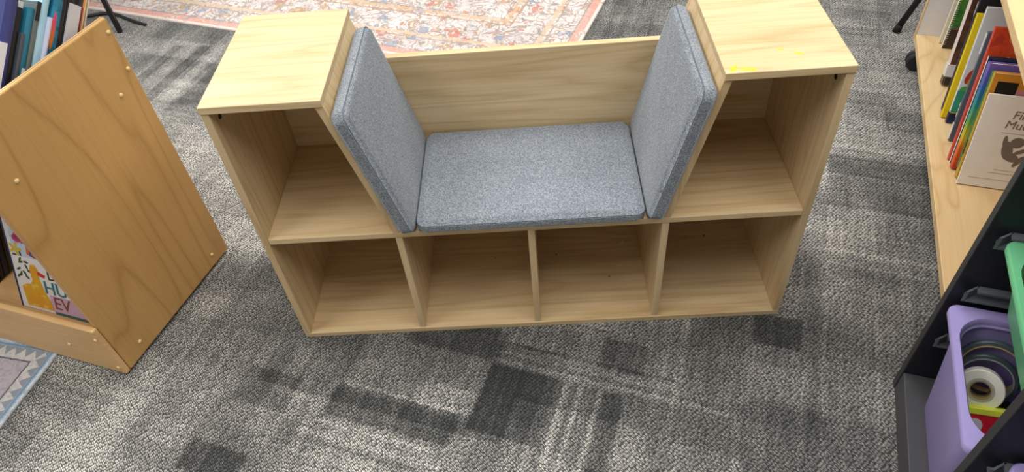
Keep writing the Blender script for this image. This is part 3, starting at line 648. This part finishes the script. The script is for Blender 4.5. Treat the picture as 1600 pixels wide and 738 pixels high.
def rr(x0, x1, y0, y1, r, z, n=8):
    pts = []
    for cx_, cy_, a0 in ((x1 - r, y1 - r, 0), (x0 + r, y1 - r, PI / 2), (x0 + r, y0 + r, PI), (x1 - r, y0 + r, 1.5 * PI)):
        for i in range(n + 1):
            a = a0 + i / n * PI / 2; pts.append((cx_ + r * math.cos(a), cy_ + r * math.sin(a), z))
    return pts
def skin(bm, loops, cap0=False, cap1=False, closed=False):
    rings = [[bm.verts.new(p) for p in lp] for lp in loops]
    if closed: rings.append(rings[0])
    for a, b in zip(rings[:-1], rings[1:]):
        n = len(a)
        for i in range(n): bm.faces.new((a[i], a[(i + 1) % n], b[(i + 1) % n], b[i]))
    if cap0: bm.faces.new(rings[0][::-1])
    if cap1: bm.faces.new(rings[-1])
def storage_bin(label, x0, y0, z0, zr, c, L=0.365, Wd=0.272, taper=0.030, tap_y=0.046):
    """x0 front edge of rim, y0 its far edge (rim runs to y0-Wd); z0 bottom, zr rim top"""
    t = thing('storage_bin', label, 'storage bin', world_of(TBASE, x0, y0, z0), (0, 0, RZ), 'plastic bins in the toy rack')
    m = NT('bin_plastic_' + c.lstrip('#'), 0.35, 0.5); m.base(lin(c)); m.b.inputs['Subsurface Weight'].default_value = 0.0; m = m.m
    h = zr - z0; bx0, bx1, by0, by1 = 0, L, -Wd, 0
    bm = bmesh.new(); f = 0.011
    skin(bm, [rr(taper + 0.002, bx1 - taper, by0 + tap_y, by1 - tap_y, 0.02, 0.0), rr(taper, bx1 - taper + .002, by0 + tap_y - .002, by1 - tap_y + .002, 0.022, 0.003),
              rr(f, bx1 - f, by0 + f + 0.006, by1 - f - 0.006, 0.03, h - 0.006),
              rr(f + 0.003, bx1 - f - 0.003, by0 + f + 0.009, by1 - f - 0.009, 0.03, h - 0.006), rr(taper + 0.005, bx1 - taper - .003, by0 + tap_y + .003, by1 - tap_y - .003, 0.02, 0.004)], True, True)
    b_ = done(bm, 'bin_body', m, t, True, False)
    bm = bmesh.new()
    skin(bm, [rr(0.0005, bx1, by0, by1, 0.016, h - 0.012), rr(0.0, bx1, by0, by1, 0.016, h - 0.003), rr(0.0018, bx1 - .0018, by0 + .0018, by1 - .0018, 0.015, h),
              rr(0.0105, bx1 - 0.0105, by0 + 0.020, by1 - 0.020, 0.052, h), rr(0.0135, bx1 - .0135, by0 + 0.023, by1 - 0.023, 0.050, h - 0.004),
              rr(0.014, bx1 - 0.014, by0 + 0.0235, by1 - 0.0235, 0.050, h - 0.011), rr(0.0165, bx1 - 0.0165, by0 + 0.026, by1 - 0.026, 0.048, h - 0.013), rr(0.0165, bx1 - 0.0165, by0 + 0.026, by1 - 0.026, 0.048, h - 0.016),
              rr(0.006, bx1 - 0.006, by0 + 0.01, by1 - 0.01, 0.03, h - 0.016)], closed=True)
    o = done(bm, 'rim', m, t, True, False)
    for q in (b_, o):
        md = q.modifiers.new('edge', 'EDGE_SPLIT'); md.split_angle = math.radians(40)
    return t
PUR, GRN = '#ab9ed8', '#70c48e'
storage_bin('lilac plastic bin holding tape rolls, low in the near column', 0.0, -0.0125, 0.057, 0.279, PUR)
storage_bin('pale green plastic shallow bin above the lilac one', 0.0235, -0.0125, 0.340, 0.437, GRN)
storage_bin('lilac plastic bin cut off at the lower right corner, in the next column', 0.030, -0.318, 0.115, 0.3355, PUR, L=0.35, Wd=0.286)

# contents
def roll(label, lx, ly, z, ro, ri, wd, tape, core, rot, cat='tape', name='tape_roll', rough=0.35, group='tape rolls in the lilac bin'):
    p = world_of(TBASE, lx, ly, z)
    t = thing(name, label, cat, p, rot, group)
    bm = bmesh.new(); b = 0.0012
    ringlathe(bm, [(ri + 0.002, 0), (ro - b, 0), (ro, b), (ro, wd - b), (ro - b, wd), (ri + 0.002, wd)], 48); done(bm, 'tape', flat(tape, rough, 0.5), t)
    bm = bmesh.new(); ringlathe(bm, [(ri, -0.0008), (ri + 0.0021, -0.0008), (ri + 0.0021, wd + 0.0008), (ri, wd + 0.0008)], 40); done(bm, 'core', flat(core, 0.6), t)
    return t
for a, b, lb in ((0.098, -0.1045, 'wide dark tape roll lying flat directly under the white roll'), (0.098, -0.1895, 'wide dark tape roll lying flat directly under the red box')):
    roll(lb, a, b, 0.062, 0.0418, 0.028, 0.0795, '#23262c', '#6a5a44', (0, 0, 0))
# standing rolls, axis towards the viewer
def standing(label, lx, ly, zc, ro, ri, wd, tape, core, tilt, yaw=0.0, **k):
    return roll(label, lx, ly, zc, ro, ri, wd, tape, core, (PI / 2 - tilt, 0, RZ + yaw), **k)
standing('dark clear edged tape roll standing at the back of the lilac bin', 0.084, -0.066, 0.202, 0.051, 0.042, 0.010, '#4b5a5e', '#b99a66', 0.35, -0.25)
standing('grey green tape roll standing just behind the white one', 0.078, -0.083, 0.193, 0.045, 0.037, 0.010, '#39464a', '#8a8f8a', 0.4, -0.25)
wt = standing('white tape roll with a cardboard core standing in the lilac bin', 0.0670, -0.106, 0.196, 0.0335, 0.0135, 0.022, '#e6e3d8', '#9a8258', 0.62, -0.35, rough=0.3)
bm = bmesh.new(); ringlathe(bm, [(0.0157, 0.004), (0.0195, 0.004), (0.0195, 0.0226), (0.0157, 0.0226)], 40); done(bm, 'grey_ring', flat('#aaa9a4', 0.4), wt)
bx = thing('sticker_box', 'red box with a yellow green top lying below the white tape roll', 'box', world_of(TBASE, 0.064, -0.190, 0.1435), (-0.75, 0, RZ + 0.1))
board('carton', (-0.036, 0.040, -0.020, 0.004, 0.0, 0.060), flat('#dd2030', 0.3, 0.5), bx, 0.001)
board('lid', (-0.037, 0.041, -0.021, 0.005, 0.060, 0.070), flat('#e6ee4a', 0.4), bx, 0.001)
bm = bmesh.new(); blob(bm, -0.008, 0.043, 0.011, 0.011, -0.0201, 0.0006); done(bm, 'white_disc', flat('#d8d8da', 0.4), bx)
bm = bmesh.new(); pbox(bm, -0.012, 0.02, -0.0206, -0.020, 0.020, 0.0225); done(bm, 'label_line', flat('#f0b0a8', 0.4), bx)
# green bin contents
bl = thing('toy_block', 'orange toy block inside the green bin', 'toy', world_of(TBASE, 0.105, -0.085, 0.3445), (0, 0, RZ + 0.3))
board('block_body', (-0.02, 0.05, -0.06, 0.0, 0.0, 0.035), flat('#d8742c', 0.4), bl, 0.003)
bm = bmesh.new()
for i in (0, 1): lathe(bm, [(0, 0.0352), (0.009, 0.0352), (0.009, 0.042), (0.0075, 0.0435), (0, 0.0435)], 18, Matrix.Translation((-0.002 + 0.035 * i, -0.03, 0)))
done(bm, 'stud', flat('#d8742c', 0.4), bl)

# ------------------------------------------------------------------ rugs
def persian():
    t = NT('faded_persian_rug', 0.95, 0.08)
    v0 = t.coords('Object')
    wn = t.n('ShaderNodeTexNoise'); t.link(v0, wn.inputs['Vector']); wn.inputs['Scale'].default_value = 9; wn.inputs['Detail'].default_value = 2
    sb = t.n('ShaderNodeVectorMath', operation='SUBTRACT'); t.link(wn.outputs[1], sb.inputs[0]); sb.inputs[1].default_value = (0.5, 0.5, 0.5)
    scl = t.n('ShaderNodeVectorMath', operation='SCALE'); t.link(sb.outputs[0], scl.inputs[0]); scl.inputs[3].default_value = 0.09
    ad = t.n('ShaderNodeVectorMath', operation='ADD'); t.link(v0, ad.inputs[0]); t.link(scl.outputs[0], ad.inputs[1]); v = ad.outputs[0]
    s = t.sep(v0); edge = t.math('MINIMUM', t.math('MULTIPLY', s[0], -1.0), s[1])    # distance from right / front edge
    fine = t.noise(t.coords('Object', (240, 240, 1)), 1, 2, 0.6)
    # scattered motifs
    d1 = t.voro(v, 12.5); id1 = t.sep(t.voro(v, 12.5, out='Color'))
    pet = t.noise(v, 52, 2, 0.5)
    fl_ = t.math('ADD', d1, t.math('MULTIPLY', t.math('SUBTRACT', pet, 0.5), 0.75))
    flower = t.math('SUBTRACT', 1.0, t.smooth(fl_, 0.24, 0.32)); ringm = t.math('SUBTRACT', 1.0, t.smooth(t.math('ABSOLUTE', t.math('SUBTRACT', fl_, 0.42)), 0.02, 0.05))
    vines = t.math('SUBTRACT', 1.0, t.smooth(t.math('ABSOLUTE', t.math('SUBTRACT', t.noise(v, 19, 1), 0.5)), 0.014, 0.036))
    d2 = t.voro(v, 31); petal2 = t.math('SUBTRACT', 1.0, t.smooth(t.math('ADD', d2, t.math('MULTIPLY', t.math('SUBTRACT', pet, 0.5), 0.5)), 0.2, 0.3))
    basec = t.mix(t.smooth(t.noise(v0, 4, 2), 0.35, 0.65), lin('#dcd3cf'), lin('#c9c0be'))
    id2 = t.sep(t.voro(v, 31, out='Color'))
    sm = t.ramp(id2[0], [(0.0, '#c07a66'), (0.25, '#c9a98a'), (0.5, '#8f99aa'), (0.75, '#d59a88'), (1.0, '#a98a6c')], 'CONSTANT')
    c = t.mix(t.math('MULTIPLY', petal2, 0.9), basec, sm)
    c = t.mix(t.math('MULTIPLY', vines, 0.75), c, lin('#98836f'))
    mc = t.ramp(id1[0], [(0.0, '#8a94a6'), (0.3, '#b9715f'), (0.55, '#b08e66'), (0.75, '#7f8aa0'), (1.0, '#c98876')], 'CONSTANT')
    c = t.mix(t.math('MULTIPLY', ringm, 0.8), c, lin('#a98f80')); c = t.mix(t.math('MULTIPLY', flower, 0.85), c, mc)
    c = t.mix(t.math('MULTIPLY', t.math('SUBTRACT', 1.0, t.smooth(t.math('ADD', d1, t.math('MULTIPLY', pet, 0.1)), 0.12, 0.16)), 0.8), c, lin('#e3cfc4'))
    outl = t.math('SUBTRACT', 1.0, t.smooth(t.math('ABSOLUTE', t.math('SUBTRACT', t.noise(v, 44, 1), 0.5)), 0.012, 0.04)); c = t.mix(t.math('MULTIPLY', outl, 0.6), c, lin('#6f6f78'))
    # border lines
    def band(a, b, cc, amt):
        nonlocal c
        m_ = t.math('MULTIPLY', t.math('GREATER_THAN', edge, a), t.math('LESS_THAN', edge, b))
        m_ = t.math('MULTIPLY', m_, t.math('MULTIPLY', t.smooth(t.noise(v0, 30, 2), 0.25, 0.5), amt)); c = t.mix(m_, c, lin(cc))
    band(-0.01, 0.012, '#d9cdc6', 1.0); band(0.012, 0.040, '#d49484', 0.8); band(0.040, 0.046, '#8c7d74', 0.7); band(0.115, 0.121, '#a08a78', 0.8); band(0.127, 0.145, '#cdb394', 0.8)
    band(0.26, 0.268, '#a9805c', 0.8); band(0.278, 0.298, '#c7a578', 0.75); band(0.300, 0.306, '#8c7d74', 0.6)
    c = t.mix(t.math('MULTIPLY', t.smooth(fine, 0.4, 0.7), 0.30), c, lin('#e2dad4'))
    t.base(c); t.bump(fine, 0.3, 0.002); return t.m
def rugbox(bm, x0, x1, y0, y1, z, r):
    skin(bm, [rr(x0, x1, y0, y1, r, 0.0004, 5), rr(x0, x1, y0, y1, r, z * 0.6, 5), rr(x0 + 0.002, x1 - 0.002, y0 + 0.002, y1 - 0.002, r, z, 5)], True, True)
bm = bmesh.new(); rugbox(bm, -2.6, 0, 0, 1.9, 0.007, 0.01)
r1 = done(bm, 'persian_rug', persian()); r1.location = (0.607, 0.920, 0); r1.rotation_euler = (0, 0, math.radians(-21.4))
tag(r1, 'large faded cream and pink persian style rug on the carpet behind the bench', 'rug')
def zigrug():
    t = NT('blue_grey_zigzag_rug', 0.95, 0.08); v = t.coords('Object'); s = t.sep(v)
    dx = t.math('MULTIPLY', s[0], -1.0); dy = t.math('MULTIPLY', s[1], -1.0)
    d = t.math('MINIMUM', dx, dy)
    along = t.math('MAXIMUM', dx, dy)
    zz = t.math('MULTIPLY', t.math('PINGPONG', along, 0.0135), 1.5)
    n = t.noise(v, 120, 3, 0.6)
    zone = t.math('ADD', d, t.math('SUBTRACT', 0.0101, zz))
    dd = t.math('ADD', d, t.math('MULTIPLY', t.math('SUBTRACT', n, 0.5), 0.004))
    outer = t.ramp(t.math('MULTIPLY', dd, 5.0), [(0.0, '#c6d0d8'), (0.03, '#9fb2c2'), (0.05, '#6f8ba6'), (0.075, '#a9bac6'), (0.08, '#868d96'), (0.125, '#868d96')], 'CONSTANT')
    inner = t.ramp(t.math('MULTIPLY', dd, 5.0), [(0.0, '#bdbbb9'), (0.225, '#5a5c66'), (0.245, '#aaa2aa'), (1.0, '#a298a2')], 'CONSTANT')
    c = t.mix(t.math('GREATER_THAN', zone, 0.028), outer, inner)
    blot = t.math('MULTIPLY', t.smooth(t.noise(v, 24, 3), 0.5, 0.6), t.math('GREATER_THAN', d, 0.05))
    c = t.mix(t.math('MULTIPLY', blot, 0.5), c, lin('#8a7f8e'))
    c = t.mix(t.math('MULTIPLY', t.smooth(n, 0.4, 0.7), 0.45), c, lin('#77777c'))
    t.base(c); t.bump(n, 0.3, 0.002); return t.m
bm = bmesh.new(); rugbox(bm, -1.3, 0, -1.0, 0, 0.0055, 0.012)
r2 = done(bm, 'zigzag_rug', zigrug()); r2.location = (-0.556, 0.001, 0); r2.rotation_euler = (0, 0, math.radians(-13))
tag(r2, 'blue grey rug with a zigzag border in front of the display rack', 'rug')

# ------------------------------------------------------------------ black legs beyond, dark strand
BLK = flat('#17181a', 0.45)
st = thing('side_table', 'black metal legged side table beyond the display rack, one leg in view', 'table', (-1.08, 1.56, 0), (0, 0, 0.15))
lo = Matrix.Rotation(-0.15, 4, 'Z')
for wx, wy in ((-0.977, 1.423), (-1.30, 1.66), (-0.90, 1.80), (-1.20, 1.95)):
    p = lo @ Vector((wx + 1.08, wy - 1.56, 0)); zb_ = 0.0 if wy < 1.5 else 0.0085
    bm = bmesh.new(); pbox(bm, p.x - 0.0075, p.x + 0.0075, p.y - 0.0075, p.y + 0.0075, zb_, 0.52); done(bm, 'leg', BLK, st)
bm = bmesh.new(); lathe(bm, [(0, 0.52), (0.30, 0.52), (0.31, 0.53), (0.31, 0.54), (0.30, 0.545), (0, 0.545)], 40, Matrix.Translation((-0.03, 0.16, 0))); done(bm, 'tabletop', BLK, st)
tr = thing('tripod_stand', 'black tripod stand behind the bookshelf end, one leg in view', 'stand', (1.90, 1.16, 0))
bm = bmesh.new(); tube(bm, [(0, 0, 0.12), (0, 0, 1.15)], 0.011, 14); done(bm, 'pole', BLK, tr)
bm = bmesh.new(); lathe(bm, [(0, 0.40), (0.02, 0.40), (0.024, 0.41), (0.024, 0.45), (0.02, 0.46), (0, 0.46)], 20); done(bm, 'collar', BLK, tr)
a0 = math.atan2(1.072 - 1.16, 1.6726 - 1.90); rl = math.hypot(1.072 - 1.16, 1.6726 - 1.90)
for i in range(3):
    a = a0 + i * 2 * PI / 3; f = Vector((rl * math.cos(a), rl * math.sin(a), 0.010))
    top = Vector((0.02 * math.cos(a), 0.02 * math.sin(a), 0.43))
    bm = bmesh.new(); tube(bm, [f + (top - f) * 0.02, top], 0.0095, 12); lg = done(bm, 'leg', BLK, tr, True)
    bm = bmesh.new(); tube(bm, [f + Vector((0, 0, -0.0095)), f + (top - f) * 0.03], [0.0125, 0.0105], 12); done(bm, 'rubber_foot', flat('#0f1011', 0.8), lg, True)
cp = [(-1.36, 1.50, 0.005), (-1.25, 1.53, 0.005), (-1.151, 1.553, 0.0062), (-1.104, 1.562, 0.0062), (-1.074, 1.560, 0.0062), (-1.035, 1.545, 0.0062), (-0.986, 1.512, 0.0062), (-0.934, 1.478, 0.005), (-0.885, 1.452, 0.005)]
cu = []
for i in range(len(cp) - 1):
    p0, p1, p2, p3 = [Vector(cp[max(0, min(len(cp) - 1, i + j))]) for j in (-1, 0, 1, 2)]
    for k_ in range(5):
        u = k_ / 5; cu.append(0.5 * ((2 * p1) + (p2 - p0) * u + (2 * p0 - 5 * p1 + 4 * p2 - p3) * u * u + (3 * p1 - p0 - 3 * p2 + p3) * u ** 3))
bm = bmesh.new(); tube(bm, cu, 0.006, 8); cb = done(bm, 'dark_strand', flat('#202226', 0.6), None, True)  # thin dark tube following the rug edge
tag(cb, 'thin black strand lying on the carpet along the rug edge by the table leg', 'cable')
